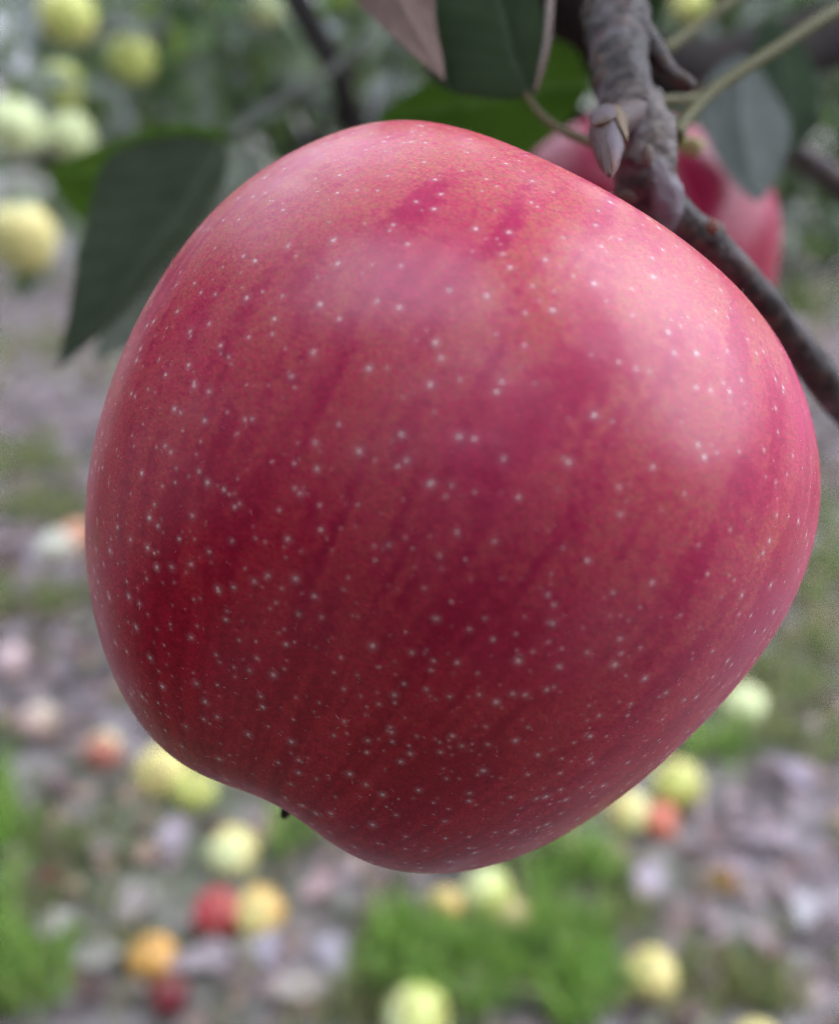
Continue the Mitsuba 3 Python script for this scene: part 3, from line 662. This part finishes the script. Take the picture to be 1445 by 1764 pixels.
for k, (x, y, dpx, a, b, lab) in enumerate(fallen):
    c = on_ground(x, y, .03)
    dep = (c - EYE) @ FWD
    dia = min(dpx * dep / F, .085)
    c = np.array([c[0], c[1], ground_z(c[0], c[1]) + dia * .34])
    tilt = norm(rng.normal(size=3) * [1, 1, .5])
    add_apple('fallen_apple', c, dia, a, b, tilt, (rng.normal(), rng.normal(), .3), lab, seed=60 + k, bruise=.75)
    occupied.append((c[0], c[1], dia * .5))
occupied = np.array(occupied)

# ------------------------------------------------------------------ litter, grass, weeds
def free(x, y, pad=.0):
    return (np.hypot(x[:, None] - occupied[None, :, 0], y[:, None] - occupied[None, :, 1]) > occupied[None, :, 2] + pad).all(1)
LITTER = np.array([(.36, .31, .34), (.30, .25, .27), (.42, .37, .38), (.34, .27, .22), (.22, .17, .17), (.20, .20, .15), (.27, .29, .23), (.13, .10, .10), (.38, .30, .24)])
n = 19000
x = rng.uniform(-2.6, 2.6, n); y = .35 + rng.random(n) ** 1.25 * 5.2
ok = free(x, y, .012) & (np.abs(x) < .55 + y * .5); x, y = x[ok], y[ok]; n = len(x)
clump = meshkit.fbm(np.stack([x * 4, y * 4, x * 0], -1), 3, 21)
ci = np.clip((clump * 1.9 - .45) * len(LITTER) * .55 + rng.normal(size=n) * 2.2 + 1, 0, len(LITTER) - 1).astype(int)
pos = np.stack([x, y, ground_z(x, y) + rng.uniform(.002, .022, n)], -1)
ang = rng.uniform(0, 2 * np.pi, n)
DL = leaf_template(5, 3, .32, .3, .12, .3)
V_, F_, C_ = scatter_leaves(DL, pos, np.stack([np.cos(ang), np.sin(ang), rng.normal(size=n) * .22], -1), norm(rng.normal(size=(n, 3)) * .35 + [0, 0, 1]), rng.uniform(.022, .058, n), LITTER[ci] * np.array([.78, .71, .67]) * rng.uniform(.75, 1.2, (n, 1)))
put('leaf_litter', mikit.ply((V_, F_), 'dry_leaf_skin', smooth=True, color=C_), label='mauve grey carpet of dry fallen leaves over the orchard floor', cat='dead leaves', kind='stuff')

# leaves that can be picked out one by one
DLB = leaf_template(9, 7, .33, .28, .1, .35)
for k, (x_, y_, s_, c_, lab) in enumerate([
        (520, 1700, .095, (.47, .41, .37), 'pale beige dry leaf at the bottom left of centre'), (545, 1530, .075, (.42, .30, .30), 'pinkish dry leaf under the lower left of the large apple'),
        (228, 1552, .10, (.40, .36, .34), 'broad grey beige dry leaf left of the red fallen apple'), (96, 1590, .075, (.50, .46, .45), 'whitish dry leaf near the lower left grass'),
        (465, 1625, .085, (.44, .40, .46), 'lilac grey dry leaf below the orange yellow fallen apple'), (90, 1515, .06, (.16, .05, .05), 'dark maroon dry leaf near the lower left edge'),
        (1245, 1502, .06, (.36, .19, .07), 'orange brown dry leaf at right'), (1320, 1622, .06, (.17, .05, .05), 'dark maroon dry leaf at lower right'),
        (1120, 1500, .10, (.46, .41, .46), 'large lilac dry leaf above the yellow apple at lower right'), (1390, 1560, .085, (.46, .44, .46), 'whitish lilac dry leaf near the right edge'),
        (300, 1430, .10, (.42, .36, .40), 'lilac dry leaf left of the half green apple'), (575, 1640, .09, (.45, .41, .46), 'silvery dry leaf below the pinkish dry leaf'),
        (350, 1650, .09, (.38, .33, .34), 'grey dry leaf right of the orange fallen apple'), (170, 1640, .09, (.36, .35, .30), 'grey green dry leaf left of the orange fallen apple'),
        (1370, 1330, .09, (.42, .36, .42), 'mauve dry leaf at the right edge'), (1330, 1440, .09, (.44, .37, .40), 'rosy grey dry leaf at right above the orange brown one')]):
    c = on_ground(x_, y_, .02); c[2] = ground_z(c[0], c[1]) + .024
    a = rng.uniform(0, 6.28)
    xx = norm(np.array([math.cos(a), math.sin(a), .1])); yy = norm(np.cross(norm(rng.normal(size=3) * .15 + [0, -.15, 1]), xx)); zz = np.cross(xx, yy)
    M = np.eye(4); M[:3, :3] = np.stack([xx, yy, zz], 1) * s_ * .78; M[:3, 3] = c - xx * s_ * .4
    cc = np.array(c_)[None] * .8 * (.8 + .4 * meshkit.fbm(DLB[0] * 6 + k, 3, k))[:, None]
    put('fallen_leaf', mikit.ply(DLB, 'dry_leaf_skin', smooth=True, color=cc, to_world=T(M.tolist())), label=lab, cat='leaf')

def grass(name, patches, count, hmin, hmax, label, cols):
    vs, fs, cs, o = [], [], [], 0
    for (px_, py_, rx, ry, w) in patches:
        m = int(count * w)
        q = np.stack([rng.normal(size=m) * rx, rng.normal(size=m) * ry], -1) * .55
        pts = np.array([on_ground(px_ + a, py_ + b) for a, b in q])
        tc = pts[rng.integers(0, m, m // 9 + 1)]
        pts = tc[rng.integers(0, len(tc), m)] + rng.normal(size=(m, 3)) * .012
        h = rng.uniform(hmin, hmax, m); a = rng.uniform(0, 2 * np.pi, m); lean = rng.uniform(.1, .75, m)
        dv = np.stack([np.cos(a), np.sin(a), a * 0], -1); sv_ = np.stack([-np.sin(a), np.cos(a), a * 0], -1)
        z0 = ground_z(pts[:, 0], pts[:, 1])
        for s_, wd in ((0, .0026), (.35, .0030), (.7, .0022), (1, .0003)):
            c = np.stack([pts[:, 0], pts[:, 1], z0], -1) + dv * (h * lean * s_ ** 1.8)[:, None] + np.array([0, 0, 1]) * (h * s_ * (1 - .3 * lean * s_))[:, None]
            vs.append((c - sv_ * wd, c + sv_ * wd))
        G = np.stack([z for pr in vs[-4:] for z in pr], 1)       # m, 8, 3
        vs = vs[:-4]
        base = o + np.arange(m)[:, None] * 8
        fl = np.array([[0, 1, 3], [0, 3, 2], [2, 3, 5], [2, 5, 4], [4, 5, 7], [4, 7, 6]])
        fs.append((base[:, :, None] + fl[None]).reshape(-1, 3)); o += m * 8
        col = np.array(cols)[rng.integers(0, len(cols), m)] * rng.uniform(.75, 1.25, (m, 1))
        cs.append(np.repeat(col, 8, axis=0)); grass.out.append(G.reshape(-1, 3))
    put(name, mikit.ply((np.vstack(grass.out), np.vstack(fs)), 'grass_skin', color=np.vstack(cs)), label=label, cat='grass', kind='stuff')
    grass.out = []
grass.out = []
BR = [(.24, .42, .08), (.19, .35, .06), (.32, .44, .13), (.16, .28, .08)]
grass('grass', [(0, 1590, 40, 130, .7), (0, 1380, 40, 70, .5), (30, 1720, 80, 60, .6), (700, 1660, 70, 90, .8), (850, 1690, 90, 60, .7), (960, 1650, 90, 70, .55), (1010, 1730, 50, 70, .4), (965, 1490, 80, 60, .6), (1195, 1285, 60, 50, .4), (510, 1440, 40, 40, .2)],
      300, .035, .09, 'bright green grass tufts growing through the dry leaves', BR)
OG = [(.26, .28, .11), (.20, .26, .12), (.30, .28, .15), (.18, .26, .10)]
grass('meadow_grass', [(50, 790, 90, 40, 1.2), (90, 880, 110, 30, .8), (60, 1050, 120, 30, .6), (1400, 1000, 60, 150, 1.5), (1330, 1180, 100, 60, .8), (1350, 1270, 100, 40, .6), (60, 1450, 160, 60, .5), (150, 1560, 160, 90, .4), (650, 1750, 100, 60, .3), (700, 1600, 100, 60, .3), (1250, 1680, 120, 60, .5), (1050, 1560, 120, 60, .5), (1380, 520, 60, 40, 2), (100, 600, 160, 60, 2.0)],
      600, .02, .055, 'short olive grass scattered over the orchard floor', OG)
